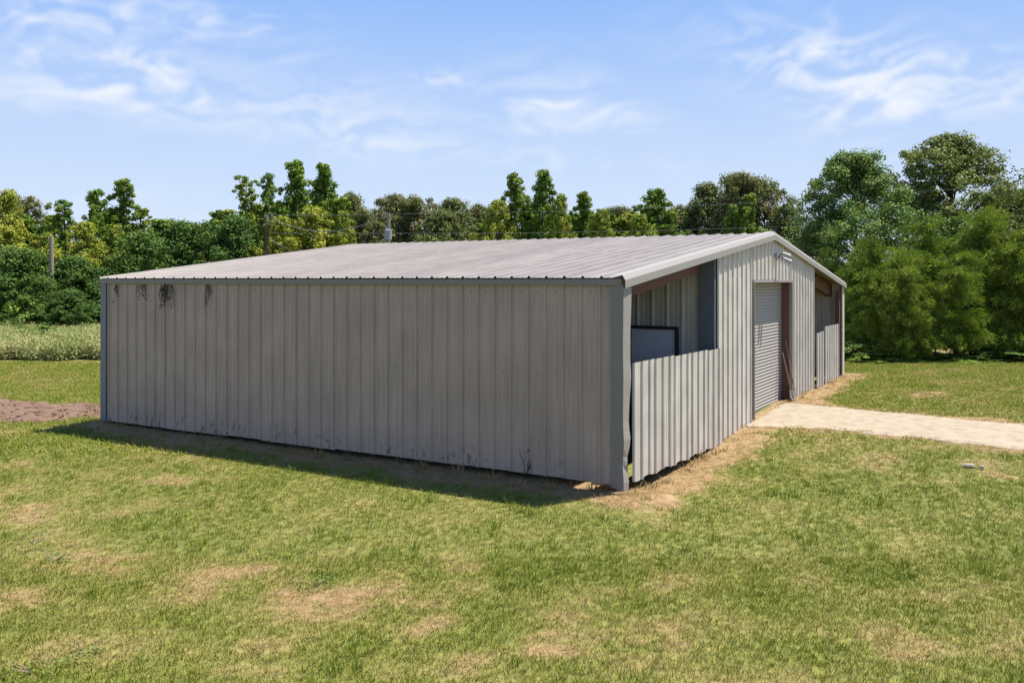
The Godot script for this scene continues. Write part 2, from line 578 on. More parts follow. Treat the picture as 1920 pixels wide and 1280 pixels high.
func barn() -> void:
	var b := thing("metal_barn", "long low metal barn with ribbed tan siding and open bays beside its roll-up door", "barn")
	b.position = CORNER
	b.rotation.y = PI / 2 - TH
	var X := Vector3.RIGHT
	var Z := Vector3.BACK
	var pitch := 0.9144
	# side wall towards the lawn, sheet by sheet, from the near corner back
	var side_count := 14
	for i in side_count:
		var s := i * pitch
		var w := minf(pitch + 0.012, BL - s)
		if w < 0.1: continue
		var drop := rng.randf_range(-0.012, 0.012)
		var lo := func(q: float) -> float: return lerpf(0.2, 0.15, q / BL) + drop
		var hi := func(_q: float) -> float: return HL - 0.03
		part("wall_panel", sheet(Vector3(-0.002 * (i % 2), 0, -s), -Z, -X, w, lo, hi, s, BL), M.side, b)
	var screws := SurfaceTool.new()
	for i in 40:
		for y in [0.32, 1.72, 2.98]:
			box_to(screws, Vector3(-0.006, y + 0.004 * sin(i * 2.3), -0.17 - i * 0.3048 + 0.01 * sin(i * 5.1)), Vector3(0.012, 0.016, 0.016))
	part("screws", screws.commit(), M.steel, b).set_meta("kind", "stuff")
	# far side wall and rear gable
	for i in 14:
		var s := i * pitch
		var w := minf(pitch, BL - s)
		if w < 0.1: continue
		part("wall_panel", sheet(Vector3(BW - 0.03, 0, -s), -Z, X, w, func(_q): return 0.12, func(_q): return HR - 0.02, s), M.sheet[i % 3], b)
	for i in 18:
		var s := i * pitch
		var w := minf(pitch, BW - s)
		if w < 0.1: continue
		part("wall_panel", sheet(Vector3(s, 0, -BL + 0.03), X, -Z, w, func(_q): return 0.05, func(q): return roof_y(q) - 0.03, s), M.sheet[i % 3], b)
	# front gable between the bays, around the door
	var t0 := 4.36
	var t1 := 12.45
	var d0 := 6.67
	var d1 := 9.88
	var dh := 3.12
	for seg in [[t0, d0, false], [d0, d1, true], [d1, t1, false]]:
		var s: float = seg[0]
		while s < seg[1] - 0.02:
			var w := minf(pitch, seg[1] - s)
			var over: bool = seg[2]
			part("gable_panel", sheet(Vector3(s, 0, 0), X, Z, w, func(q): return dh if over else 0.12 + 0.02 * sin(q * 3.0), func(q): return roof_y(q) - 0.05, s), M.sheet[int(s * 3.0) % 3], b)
			s += pitch
	# low sheets across the near bay
	for i in 5:
		var s := 0.30 + i * 0.84
		var tilt := rng.randf_range(-0.012, 0.012)
		var top := 1.945 - 0.016 * s
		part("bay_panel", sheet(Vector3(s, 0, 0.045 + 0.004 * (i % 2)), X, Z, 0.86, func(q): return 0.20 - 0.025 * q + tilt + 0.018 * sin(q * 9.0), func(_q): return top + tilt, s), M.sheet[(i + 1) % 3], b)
	# roof sheets on both slopes
	for slope in 2:
		var e := Vector3(-0.06, HL - 0.007, 0) if slope == 0 else Vector3(BW + 0.06, HR - 0.008, 0)
		var r := Vector3(BW / 2, HP, 0)
		var up := (r - e).normalized()
		var n := Vector3(-up.y, up.x, 0) if slope == 0 else Vector3(up.y, -up.x, 0)
		if n.y < 0: n = -n
		for i in 14:
			var s := i * pitch - 0.05
			var w := minf(pitch, BL + 0.05 - s)
			if w < 0.1: continue
			var a := PackedVector3Array()
			var c := PackedVector3Array()
			var ua := PackedVector2Array()
			var uc := PackedVector2Array()
			for p in rib_profile(w):
				var off: Vector3 = Vector3(0, 0, -s - p[0]) + n * (p[1] + 0.0015 * (i % 2))
				a.append(e + off)
				c.append(r + off)
				ua.append(Vector2((s + p[0]) / 6.0, 0.0))
				uc.append(Vector2((s + p[0]) / 6.0, 2.0))
			part("roof_panel", strip(a, c, ua, uc), M.roof[(i * 2 + slope) % 3], b)
	# rake trim along the gable: sloping flange, upright fascia, bottom return; two lengths on each slope
	for seg in [[-0.08, 4.36], [4.364, BW / 2], [BW / 2, 12.4], [12.404, BW + 0.08]]:
		var cols := [Vector2(-0.10, 0.045), Vector2(0.055, 0.04), Vector2(0.10, -0.03), Vector2(0.10, -0.145), Vector2(0.07, -0.15)]
		var v := PackedVector3Array()
		var ix := PackedInt32Array()
		for k in cols.size():
			for t in seg:
				var cy := lerpf(HL, HP, t / (BW / 2)) if seg[1] <= BW / 2 else lerpf(HP, HR, (t - BW / 2) / (BW / 2))
				v.append(Vector3(t, cy + cols[k].y, cols[k].x))
			if k > 0: ix.append_array(PackedInt32Array([k * 2 - 2, k * 2 - 1, k * 2, k * 2, k * 2 - 1, k * 2 + 1]))
		part("rake_trim", raw(v, ix), M.trim, b)
	# eave trims and corner trims
	part("eave_trim", box(Vector3(-0.045, HL - 0.07, -BL / 2), Vector3(0.03, 0.09, BL + 0.06)), M.trim_dark, b)
	part("eave_trim", box(Vector3(BW + 0.03, HR - 0.085, -BL / 2), Vector3(0.03, 0.125, BL + 0.06)), M.trim_dark, b)
	corner(b)
	part("corner_trim", box(Vector3(-0.04, 1.66, -BL + 0.07), Vector3(0.012, 3.0, 0.19)), M.trim_blue, b, "blue-grey flat corner trim at the far end of the side wall")
	part("corner_trim", box(Vector3(BW - 0.12, 1.66, 0.03), Vector3(0.26, 2.78, 0.03)), M.sheet[1], b)
	part("corner_trim", box(Vector3(BW + 0.015, 1.66, -0.1), Vector3(0.03, 2.78, 0.28)), M.sheet[1], b)
	# steel frame of the bays: rafters, posts, flat column at the partition
	for seg in [[0.2, t0 - 0.02], [t1 + 0.02, BW - 0.1]]:
		var v := PackedVector3Array()
		for t in seg:
			for q in [Vector2(-0.46, -0.06), Vector2(-0.30, -0.06), Vector2(-0.30, -0.42), Vector2(-0.46, -0.42)]:
				v.append(Vector3(t, roof_y(t) + q.y, q.x))
		var ix := PackedInt32Array()
		for k in 4:
			var l := (k + 1) % 4
			ix.append_array(PackedInt32Array([k, l, k + 4, k + 4, l, l + 4]))
		ix.append_array(PackedInt32Array([0, 2, 1, 0, 3, 2, 4, 5, 6, 4, 6, 7]))
		part("rafter", raw(v, ix), M.rust, b)
	part("post", box(Vector3(0.2, 1.45, -0.09), Vector3(0.16, 2.9, 0.14)), M.rust, b)
	part("post", box(Vector3(BW - 0.36, 1.42, -0.08), Vector3(0.12, 2.84, 0.12)), M.rust, b)
	part("post", box(Vector3(t0 - 0.05, 1.78, -0.17), Vector3(0.08, 3.5, 0.30)), M.column, b, "flat dark blue-grey column at the bay partition")
	# partitions between the bays and the middle
	for side in 2:
		var t := t0 if side == 0 else t1
		var nx := -X if side == 0 else X
		for i in 13:
			var s := 0.34 + i * pitch
			var w := minf(pitch, BL - 0.05 - s)
			if w < 0.1: continue
			part("partition_panel", sheet(Vector3(t, 0, -s), -Z, nx, w, func(_q): return 0.02, func(_q): return roof_y(t) - 0.06, s), M.sheet[i % 3], b)
	# door: reveal, head, trim and curtain of slats
	part("door_jamb", box(Vector3(d1 + 0.02, 1.66, -0.115), Vector3(0.04, 2.92, 0.23)), M.rust, b, "rust-brown steel door jamb")
	part("door_jamb", box(Vector3(d0 - 0.02, 1.66, -0.115), Vector3(0.04, 2.92, 0.23)), M.rust, b)
	part("door_head", box(Vector3((d0 + d1) / 2, dh + 0.03, -0.115), Vector3(d1 - d0 + 0.08, 0.06, 0.23)), M.rust, b)
	part("door_trim", box(Vector3((d0 + d1) / 2, dh + 0.01, 0.02), Vector3(d1 - d0 + 0.1, 0.05, 0.075)), M.trim, b)
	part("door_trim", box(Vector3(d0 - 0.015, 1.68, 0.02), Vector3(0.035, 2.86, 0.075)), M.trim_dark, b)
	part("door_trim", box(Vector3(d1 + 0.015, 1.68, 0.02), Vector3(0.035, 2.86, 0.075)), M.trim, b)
	var door := Node3D.new()
	door.name = "roll_up_door"
	b.add_child(door)
	door.position = Vector3(d0, 0.27, -0.225)
	var sa := PackedVector3Array()
	var sb := PackedVector3Array()
	for k in 7:
		var q := k / 6.0
		sa.append(Vector3(0.0, q * 0.072, 0.004 + 0.020 * sin(q * PI)))
		sb.append(Vector3(d1 - d0, q * 0.072, 0.004 + 0.020 * sin(q * PI)))
	var slat := strip(sb, sa)
	for i in 40:
		part("slat", slat, M.door, door).position.y = i * 0.0725
	part("bottom_bar", box(Vector3((d1 - d0) / 2, -0.02, 0.0), Vector3(d1 - d0, 0.04, 0.04)), M.trim_dark, door)
	# sheets set up across the far bay
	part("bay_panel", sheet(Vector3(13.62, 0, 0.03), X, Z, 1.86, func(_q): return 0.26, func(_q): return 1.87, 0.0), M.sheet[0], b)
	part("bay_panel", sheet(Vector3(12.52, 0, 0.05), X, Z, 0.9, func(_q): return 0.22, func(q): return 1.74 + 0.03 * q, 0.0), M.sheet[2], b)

func corner(b: Node3D) -> void:
	# folded corner trim at the near corner, bent and torn loose towards its foot
	var lf := PackedVector3Array()
	var md := PackedVector3Array()
	var rt := PackedVector3Array()
	for k in 25:
		var q := k / 24.0
		var y := 0.12 + q * 2.96
		var bend := 0.05 * exp(-pow((y - 0.55) / 0.4, 2)) * sin(y * 9.0) + 0.035 * exp(-pow((y - 1.75) / 0.3, 2)) + 0.02 * sin(y * 2.6)
		lf.append(Vector3(-0.038, y + 0.05, -0.15 - 0.2 * bend))
		md.append(Vector3(-0.045 - 0.25 * bend, y, 0.05 + 0.4 * bend))
		rt.append(Vector3(0.20 - 0.12 * smoothstep(1.9, 0.3, y) + bend, y, 0.055 + 0.5 * absf(bend)))
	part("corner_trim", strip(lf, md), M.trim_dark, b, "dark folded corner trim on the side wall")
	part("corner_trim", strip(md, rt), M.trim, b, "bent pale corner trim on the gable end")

func bp(t: float, y: float, out: float) -> Vector3:
	return CORNER + Vector3(sin(TH), 0, -cos(TH)) * t + Vector3(cos(TH), 0, sin(TH)) * out + Vector3(0, y, 0)

func barn_things() -> void:
	var turn := PI / 2 - TH
	# framed board in the near bay
	var f := thing("framed_board", "pale blue-grey board in a black frame leaning on the bay partition", "board")
	f.position = bp(4.20, 0.0, -1.2)
	f.rotation.y = turn
	part("panel", box(Vector3(0, 1.14, 0), Vector3(0.03, 2.16, 0.90)), M.board, f)
	part("frame", box(Vector3(-0.02, 2.25, 0), Vector3(0.07, 0.06, 1.02)), M.black, f)
	for s in [-1, 1]: part("frame", box(Vector3(-0.02, 1.11, 0.48 * s), Vector3(0.07, 2.22, 0.06)), M.black, f)
	part("frame", box(Vector3(-0.02, 0.03, 0), Vector3(0.07, 0.06, 0.90)), M.black, f)
	# floodlight under the ridge
	var l := thing("floodlight", "twin-headed floodlight on the gable above the roll-up door", "floodlight")
	l.position = bp(8.41, 3.66, 0.035)
	l.rotation.y = turn
	part("base", box(Vector3(0, 0.03, 0.03), Vector3(0.12, 0.14, 0.06)), M.grey, l)
	for s in [[0.0, 0.10, 0.16], [0.16, -0.02, 0.14]]:
		var c := Vector3(s[0], s[1], s[2])
		var d := Vector3(0.5, -0.45, 0.75).normalized()
		part("arm", tube(PackedVector3Array([Vector3(0, 0.03, 0.05), c]), PackedFloat32Array([0.014, 0.014])), M.black, l)
		var h := part("lamp_head", tube(PackedVector3Array([c - d * 0.02, c + d * 0.04, c + d * 0.17]), PackedFloat32Array([0.018, 0.042, 0.06]), 12), M.grey, l)
		var sp := SphereMesh.new()
		sp.radius = 0.052
		sp.height = 0.08
		part("lens", sp, M.glass, h).position = c + d * 0.14
	part("cable", tube(PackedVector3Array([Vector3(-0.03, -0.03, 0.03), Vector3(-0.06, -0.25, 0.02), Vector3(-0.10, -0.5, 0.02)]), PackedFloat32Array([0.007, 0.007, 0.007])), M.wire, l)
	# two shovels against the jamb
	var k := 0
	for s in [[9.78, 1.42, 0.10], [9.62, 1.16, -0.12]]:
		var sh := thing("shovel", ["longer rusty shovel leaning in the door corner against the brown jamb", "shorter rusty shovel leaning on the roll-up door beside the longer one"][k], "shovel", "shovels at the barn door")
		var foot := bp(s[0], gh(6.7, -21.0) + 0.02, 0.17 - 0.03 * k)
		var tip := bp(s[0] + s[2] * 0.6, gh(6.7, -21.0) + s[1], -0.10)
		var d := (tip - foot).normalized()
		part("handle", tube(PackedVector3Array([foot + d * 0.24, tip]), PackedFloat32Array([0.016, 0.014])), M.wood, sh)
		var g := bp(1, 0, 0) - bp(0, 0, 0)
		var nn := d.cross(g).normalized()
		var A := PackedVector3Array()
		var B := PackedVector3Array()
		for q in [[0.30, 0.02, 0.0], [0.26, 0.10, 0.012], [0.10, 0.115, 0.02], [0.03, 0.08, 0.015], [-0.02, 0.01, 0.0]]:
			A.append(foot + d * q[0] - g * q[1] + nn * q[2])
			B.append(foot + d * q[0] + g * q[1] + nn * q[2])
		part("blade", strip(A, B), M.steel, sh)
		k += 1
	# dead vines hanging from the eave of the side wall, and one at its far foot
	k = 0
	var look := ["thin dead vine strand under the eave by the far corner trim", "short dead vine tangle under the eave near the far corner", "thickest dead vine clump hanging under the barn eave", "looped dead vine strand hanging alone under the eave", "dead twig climbing the foot of the side wall near the front corner"]
	for s in [[11.65, 5, 0.32, 0.10], [10.75, 9, 0.26, 0.35], [10.0, 22, 0.42, 0.38], [8.75, 6, 0.38, 0.12], [1.55, 4, -0.42, 0.10]]:
		var o := thing("dead_vine", look[k], "vine", "dead vines on the side wall")
		var st := SurfaceTool.new()
		st.begin(Mesh.PRIMITIVE_TRIANGLES)
		for i in s[1]:
			var p := bp(-0.045, 3.06 if s[2] > 0 else 0.2, -s[0] + rng.randf_range(-0.5, 0.5) * s[3])
			var pts := PackedVector3Array([p])
			var rr := PackedFloat32Array([0.006])
			var ln: float = absf(s[2]) * rng.randf_range(0.4, 1.1)
			for q in 4:
				p += Vector3(0, -signf(s[2]) * ln / 4, 0) + (bp(0, 0, 1) - bp(0, 0, 0)) * rng.randf_range(-0.05, 0.05)
				pts.append(p)
				rr.append(0.006 - 0.001 * q)
			tube_to(st, pts, rr, 4)
		part("stem", st.commit(), M.vine, o)
		var v := PackedVector3Array()
		var ix := PackedInt32Array()
		var col := PackedColorArray()
		for i in s[1]:
			leaf_to(v, ix, col, bp(-0.06, (3.0 - rng.randf() * s[2]) if s[2] > 0 else 0.3 + rng.randf() * 0.3, -s[0] + rng.randf_range(-0.5, 0.5) * s[3]), 0.05, 0.7, Vector3(rng.randf_range(-1, 1), rng.randf_range(-1, 1), rng.randf_range(-1, 1)), Color(0.055, 0.042, 0.03))
		part("dry_leaves", raw(v, ix, PackedVector2Array(), col), M.leaf, o)
		k += 1
	# concrete blocks seen in the gap under the side wall
	k = 0
	for s in [0.45]:
		var o := part("concrete_block", box(Vector3.ZERO, Vector3(0.19, 0.15, 0.38)), M.stone, self)
		o.position = bp(0.42, 0.05, -s)
		o.rotation.y = turn + 0.1 * k
		tag(o, ["concrete block in the gap under the side wall close to the front corner"][k], "block", "blocks under the barn wall")
		k += 1

# ---------------------------------------------------------------- trees
func leaf_to(v: PackedVector3Array, ix: PackedInt32Array, col: PackedColorArray, p: Vector3, l: float, wide: float, n: Vector3, c: Color) -> void:
	n = n.normalized()
	var a := n.cross(Vector3(rng.randf_range(-1, 1), rng.randf_range(-1, 1), rng.randf_range(-1, 1))).normalized()
	var b := n.cross(a) * l * wide * 0.5
	a *= l * 0.5
	var k := v.size()
	v.append(p - a); v.append(p + b); v.append(p + a); v.append(p - b)
	ix.append_array(PackedInt32Array([k, k + 1, k + 2, k, k + 2, k + 3]))
	col.append(c); col.append(c); col.append(c); col.append(c)

func outline(kind: String, q: float) -> float:
	match kind:
		"gum": return clampf(0.2 + 0.95 * pow(1.0 - q, 0.9), 0.2, 1.0)
		"oak": return sqrt(maxf(0.03, 1.0 - pow(absf(q - 0.45) / 0.56, 2.2)))
		"cedar": return clampf(pow(1.0 - q, 0.55) * (0.85 + 0.15 * sin(q * 14.0)), 0.08, 1.0)
	return sqrt(maxf(0.05, 1.0 - pow(q, 2.6)))

# trunk and crown meshes of one tree, base at the origin
func grow(kind: String, h: float, r: float, from: float, clumps: int, per: int, leaf: float, c0: Color, c1: Color, size := 0.2) -> Array:
	var v := PackedVector3Array()
	var ix := PackedInt32Array()
	var col := PackedColorArray()
	var st := SurfaceTool.new()
	st.begin(Mesh.PRIMITIVE_TRIANGLES)
	var lean := Vector3(rng.randf_range(-0.04, 0.04), 1, rng.randf_range(-0.04, 0.04))
	var tr := 0.012 * h + 0.03
	# a cedar has several leaders, the others one
	var axes := [Vector3(0, h, 0)]
	if kind == "cedar":
		for i in 4:
			var a := rng.randf() * TAU
			axes.append(Vector3(cos(a) * r * 0.55, h * rng.randf_range(0.55, 0.9), sin(a) * r * 0.55))
	for x in axes:
		var top: Vector3 = Vector3(x.x, x.y * 0.95, x.z) + Vector3(lean.x, 0, lean.z) * x.y
		tube_to(st, PackedVector3Array([Vector3(x.x * 0.1, -0.2, x.z * 0.1), top * 0.35, top * 0.7, top]), PackedFloat32Array([tr * 1.25, tr, tr * 0.6, tr * 0.15]), 7)
	var phase := rng.randf() * TAU
	for i in clumps:
		var ax: Vector3 = axes[i % axes.size()]
		var q := (i + rng.randf()) / clumps
		if kind != "gum": q = rng.randf()
		var rad := r * outline(kind, q) * (0.86 + 0.2 * sin(phase + q * 9.0)) * (0.62 if kind == "cedar" else 1.0)
		var a := rng.randf() * TAU
		rad *= clampf(1.0 + 1.3 * noise.get_noise_3d(cos(a) * 55.0 + phase * 90.0, q * h * 14.0, sin(a) * 55.0), 0.45, 1.5)
		var out := rad * sqrt(rng.randf_range(0.08, 1.0))
		var y := lerpf(from, ax.y, q)
		var c := Vector3(ax.x * minf(1.0, y / ax.y + 0.3) + cos(a) * out, y, ax.z * minf(1.0, y / ax.y + 0.3) + sin(a) * out) + Vector3(lean.x, 0, lean.z) * y
		var cr := r * size * rng.randf_range(0.6, 1.4)
		if kind == "gum": cr *= lerpf(1.15, 0.75, q)
		var arm := Vector3(cos(a), 0, sin(a))
		if i % 3 == 0:
			var j := Vector3(ax.x, 0, ax.z) * 0.6 + lean * maxf(from * 0.6, y - out * 0.7)
			tube_to(st, PackedVector3Array([j, j.lerp(c, 0.55) + Vector3(0, 0.1, 0), c]), PackedFloat32Array([tr * 0.35, tr * 0.2, 0.012]), 4)
		var tint := c0.lerp(c1, rng.randf())
		var bright := rng.randf_range(0.85, 1.15)
		for k in per:
			var d := Vector3(rng.randfn(), rng.randfn(), rng.randfn()).normalized()
			var t := bright * rng.randf_range(0.75, 1.25)
			var cl := Color(tint.r * t, tint.g * t, tint.b * t)
			if kind == "cedar":
				# a drooping frond: short narrow sprays set along a bough that reaches out from its leader
				var f := rng.randf_range(-1.0, 1.0)
				var p := c + arm * f * cr * 2.0 + Vector3(0, cr * (0.5 * f - 0.5 * f * f), 0) + d * cr * 0.5 * pow(rng.randf(), 0.5) * (1.15 - 0.5 * absf(f))
				var dir := (arm * 0.9 + d * 0.9 + Vector3(0, 0.25, 0)).normalized()
				var sd := dir.cross(Vector3(rng.randf_range(-1, 1), rng.randf_range(-1, 1), rng.randf_range(-1, 1))).normalized() * leaf * 0.11
				var l := leaf * rng.randf_range(0.6, 1.4)
				var b := v.size()
				v.append(p); v.append(p + dir * l * 0.5 + sd); v.append(p + dir * l + Vector3(0, -l * 0.2, 0)); v.append(p + dir * l * 0.5 - sd)
				ix.append_array(PackedInt32Array([b, b + 1, b + 2, b, b + 2, b + 3]))
				for e in 4: col.append(cl)
			else:
				var p := c + d * cr * pow(rng.randf(), 0.45) * Vector3(1.0, 0.75, 1.0)
				leaf_to(v, ix, col, p, leaf * rng.randf_range(0.65, 1.35), 0.66, d + Vector3(rng.randf_range(-0.8, 0.8), 0.5 + rng.randf_range(-0.8, 0.8), rng.randf_range(-0.8, 0.8)), cl)
	return [st.commit(), raw(v, ix, PackedVector2Array(), col), h, r]

var kinds := {}

func trees() -> void:
	var g0 := Color(0.106, 0.191, 0.031)
	var g1 := Color(0.176, 0.254, 0.042)
	var y0 := Color(0.212, 0.269, 0.042)
	var y1 := Color(0.312, 0.319, 0.049)
	var o0 := Color(0.120, 0.142, 0.049)
	var o1 := Color(0.212, 0.205, 0.085)
	var k0 := Color(0.068, 0.128, 0.03)
	var k1 := Color(0.115, 0.185, 0.042)
	kinds = {
		"gum": [grow("gum", 12, 3.4, 0.6, 300, 95, 0.19, g0, g1, 0.135), grow("gum", 13, 3.2, 0.8, 280, 95, 0.19, g0, y0, 0.13), grow("gum", 12, 3.4, 0.6, 250, 95, 0.19, g0, g1, 0.14)],
		"airy": [grow("gum", 13, 3.2, 1.5, 170, 75, 0.18, g0, g1, 0.12), grow("gum", 13, 3.0, 1.2, 160, 75, 0.18, g1, y0, 0.12)],
		"yellow": [grow("broad", 9, 2.8, 0.4, 200, 95, 0.18, y0, y1, 0.17), grow("gum", 9.5, 3.2, 0.4, 210, 95, 0.18, g1, y1, 0.16)],
		"oak": [grow("oak", 11, 4.2, 0.8, 340, 105, 0.19, o0, o1, 0.15), grow("oak", 11, 4.0, 0.6, 310, 105, 0.19, o0, o1, 0.15), grow("oak", 10, 3.6, 0.6, 300, 105, 0.19, o0, Color(0.14, 0.165, 0.053), 0.16)],
		"dark": [grow("broad", 7.5, 3.4, 0.2, 250, 100, 0.19, k0, k1, 0.2), grow("broad", 8, 3.0, 0.2, 240, 100, 0.19, k0, Color(0.088, 0.153, 0.035), 0.22)],
		"bigoak": [grow("oak", 11.5, 4.4, 0.8, 520, 160, 0.15, Color(0.119, 0.159, 0.051), Color(0.223, 0.247, 0.082), 0.135), grow("oak", 10.5, 4.2, 0.4, 520, 160, 0.14, Color(0.096, 0.176, 0.047), Color(0.192, 0.255, 0.077), 0.135)],
		"cedar": [grow("cedar", 7, 2.8, 0.9, 480, 140, 0.21, Color(0.130, 0.199, 0.034), Color(0.277, 0.333, 0.056), 0.13), grow("cedar", 7, 2.6, 0.8, 460, 140, 0.21, Color(0.115, 0.184, 0.034), Color(0.228, 0.295, 0.048), 0.14), grow("cedar", 6.5, 3.0, 0.3, 500, 140, 0.21, Color(0.146, 0.214, 0.037), Color(0.293, 0.339, 0.062), 0.13)],
		"bush": [grow("broad", 2.0, 1.1, 0.05, 40, 80, 0.13, k0, g1, 0.25), grow("broad", 1.6, 1.2, 0.05, 40, 80, 0.13, k1, g1, 0.25)],
	}
	var words := {
		"gum": ["sweetgum_tree", "full green sweetgum filling in the back of the tree line", "sweetgums in the tree line"],
		"airy": ["sweetgum_tree", "thin airy sweetgum with sky showing through its top", "airy sweetgums in the tree line"],
		"yellow": ["young_tree", "yellow-green young tree standing lower in the tree line", "yellow-green trees in the tree line"],
		"oak": ["oak_tree", "round olive-brown oak in the far tree line behind the barn", "oaks in the far tree line"],
		"dark": ["broadleaf_tree", "dense dark green tree with foliage down to the field weeds", "dark trees at the field edge"],
		"bigoak": ["oak_tree", "", ""],
		"cedar": ["cedar_tree", "feathery bright green cedar in the row beside the barn's far bay", "cedars beside the barn"],
		"bush": ["bush", "low dark green bush at the foot of the cedar row", "bushes under the cedars"],
	}
	# pixel x of the middle, pixel y of the top, half width in pixels, kind, distance, own label
	var list := [
		[35, 402, 60, "gum", 61], [100, 405, 60, "yellow", 61], [205, 398, 60, "gum", 62], [300, 412, 60, "gum", 63], [430, 395, 55, "gum", 62], [480, 385, 50, "yellow", 62], [530, 380, 55, "gum", 62], [580, 370, 55, "gum", 63], [625, 372, 50, "gum", 62],
		[925, 395, 50, "gum", 61], [985, 385, 55, "gum", 62], [1035, 392, 50, "yellow", 62], [1080, 400, 50, "gum", 62], [1130, 402, 55, "gum", 63], [1180, 402, 55, "yellow", 62], [1225, 392, 55, "gum", 62], [1265, 395, 50, "gum", 62],
		[-40, 350, 60, "gum", 57], [5, 362, 45, "yellow", 56, "tallest yellow-green tree beside the bare utility pole"], [48, 372, 48, "oak", 62, "olive oak showing above the trees by the bare utility pole"], [125, 376, 38, "airy", 57, "airy sweetgum just past the bare utility pole"], [176, 357, 30, "gum", 56, "green sweetgum between the bare pole and the far barn corner"], [229, 338, 36, "gum", 57, "tallest sweetgum above the far corner of the barn"], [272, 392, 34, "airy", 58, "low airy sweetgum over the far barn eave"],
		[150, 420, 50, "yellow", 54], [215, 425, 48, "yellow", 55], [15, 425, 55, "yellow", 55], [85, 440, 50, "yellow", 55],
		[20, 470, 75, "dark", 50], [130, 485, 60, "dark", 51], [70, 520, 60, "dark", 49], [185, 505, 60, "dark", 52], [270, 440, 65, "dark", 54, "dark dense tree rising over the far barn eave"], [335, 420, 62, "dark", 58, "dark dense tree over the far slope edge of the roof"], [385, 425, 55, "dark", 58, "dark dense tree between the far eave and the vine-wrapped pole"], [440, 412, 60, "dark", 56, "dark tree crowding the vine-wrapped utility pole"], [60, 560, 45, "bush", 48], [125, 545, 45, "dark", 48.5, "lowest dark tree at the edge of the pale weeds"],
		[310, 418, 60, "oak", 68, "olive oak far back above the far barn eave"], [455, 330, 38, "airy", 58, "airy sweetgum just before the vine-wrapped pole"], [497, 326, 32, "airy", 59, "airy sweetgum straight behind the vine-wrapped pole"], [553, 305, 42, "gum", 57, "tallest dense sweetgum beside the vine-wrapped pole"], [607, 308, 36, "gum", 58, "second tall sweetgum past the vine-wrapped pole"], [640, 372, 34, "gum", 56, "shorter sweetgum between the two wired poles"], [590, 392, 60, "yellow", 54, "broad yellow-green tree behind the sagging wires"], [645, 398, 34, "yellow", 54, "narrow yellow-green tree behind the sagging wires"], [520, 410, 45, "yellow", 55, "yellow-green tree at the vine-wrapped pole"],
		[660, 370, 45, "oak", 64], [735, 370, 62, "oak", 66, "olive oak straight behind the transformer pole"], [790, 374, 60, "oak", 64], [850, 378, 58, "oak", 65], [900, 388, 40, "oak", 67], [700, 395, 50, "oak", 60], [820, 400, 55, "oak", 60],
		[930, 380, 42, "yellow", 56, "yellow-green tree at the foot of the paired pointed sweetgums"], [960, 328, 36, "gum", 57, "first of two pointed sweetgums over the middle of the ridge"], [1012, 322, 36, "gum", 57, "second and taller of two pointed sweetgums over the ridge"], [1054, 367, 36, "yellow", 56, "yellowing tree next to the taller pointed sweetgum"], [1092, 362, 30, "gum", 58, "narrow dark-tipped sweetgum past the yellowing tree"], [1128, 395, 45, "yellow", 56], [1160, 392, 50, "oak", 66], [1195, 384, 36, "airy", 58, "airy sweetgum behind the near part of the ridge"], [1238, 357, 44, "gum", 57, "green sweetgum beside the oaks over the gable peak"], [1200, 405, 50, "yellow", 55],
		[1290, 388, 60, "oak", 62], [1325, 350, 55, "oak", 60, "oak adjoining the tallest oak over the gable peak"], [1385, 331, 72, "oak", 58, "tallest olive oak in the clump over the gable peak"], [1440, 344, 60, "oak", 59, "broad oak in the clump straight over the gable peak"], [1476, 388, 40, "oak", 57, "last low oak of the clump over the gable peak"], [1375, 385, 26, "gum", 54, "small green pointed tree in front of the tallest olive oak"], [1410, 365, 28, "gum", 54, "dark pointed tree in front of the oak clump"], [1530, 420, 50, "oak", 52, "oak in the gap between the gable and the big dark oak"],
		[1790, 263, 118, "bigoak", 43, "largest oak, rising grey-green and rounded above the cedar row"], [1612, 290, 112, "bigoak", 40, "dark green oak between the barn roof and the largest oak"], [1925, 360, 80, "bigoak", 44, "oak at the end of the cedar row past the largest oak"],
		[1640, 445, 70, "cedar", 33, "cedar next to the barn's far bay, in front of the dark oak"], [1740, 415, 82, "cedar", 33.5, "cedar in front of the gap between the two big oaks"], [1850, 388, 90, "cedar", 33, "tallest bright cedar in front of the largest oak"], [1935, 420, 80, "cedar", 32.5], [1600, 480, 55, "cedar", 34, "low cedar right behind the barn's far corner post"], [1690, 470, 70, "cedar", 32], [1800, 470, 70, "cedar", 32], [1560, 470, 45, "cedar", 38, "cedar hidden behind the barn's far eave"], [2010, 400, 80, "cedar", 33],
		[1605, 640, 45, "bush", 31.5, "bush closest to the barn's far corner post"], [1660, 655, 50, "bush", 31.6], [1730, 660, 60, "bush", 31.8], [1800, 665, 55, "bush", 31.4], [1870, 655, 60, "bush", 31.6], [1930, 660, 50, "bush", 31.5],
		[76, 612, 38, "bush", 41, "leafy green mound of vines among the pale field weeds"],
	]
	var n := 0
	for t in list:
		var kd: String = t[3]
		var d: float = t[4]
		var src: Array = kinds[kd][n % kinds[kd].size()]
		var wd: Array = words[kd]
		var label: String = t[5] if t.size() > 5 else wd[1]
		var grp: String = "" if t.size() > 5 else wd[2]
		if kd == "bush" and d > 45: label = "rounded bush at the field edge under the dark trees"; grp = ""
		var o := thing(wd[0], label, "tree" if kd != "bush" else "bush", grp)
		var x := at(t[0], d)
		var y := gh(x, -d)
		o.position = Vector3(x, y, -d)
		var hh: float = EYE + (HZ - t[1]) / F * d - y
		var rr: float = t[2] / F * d
		var sx: float = rr / src[3] * (1.75 if kd == "gum" or kd == "airy" else 1.25)
		o.rotation.y = rng.randf() * TAU
		o.scale = Vector3(sx, hh / src[2], sx)
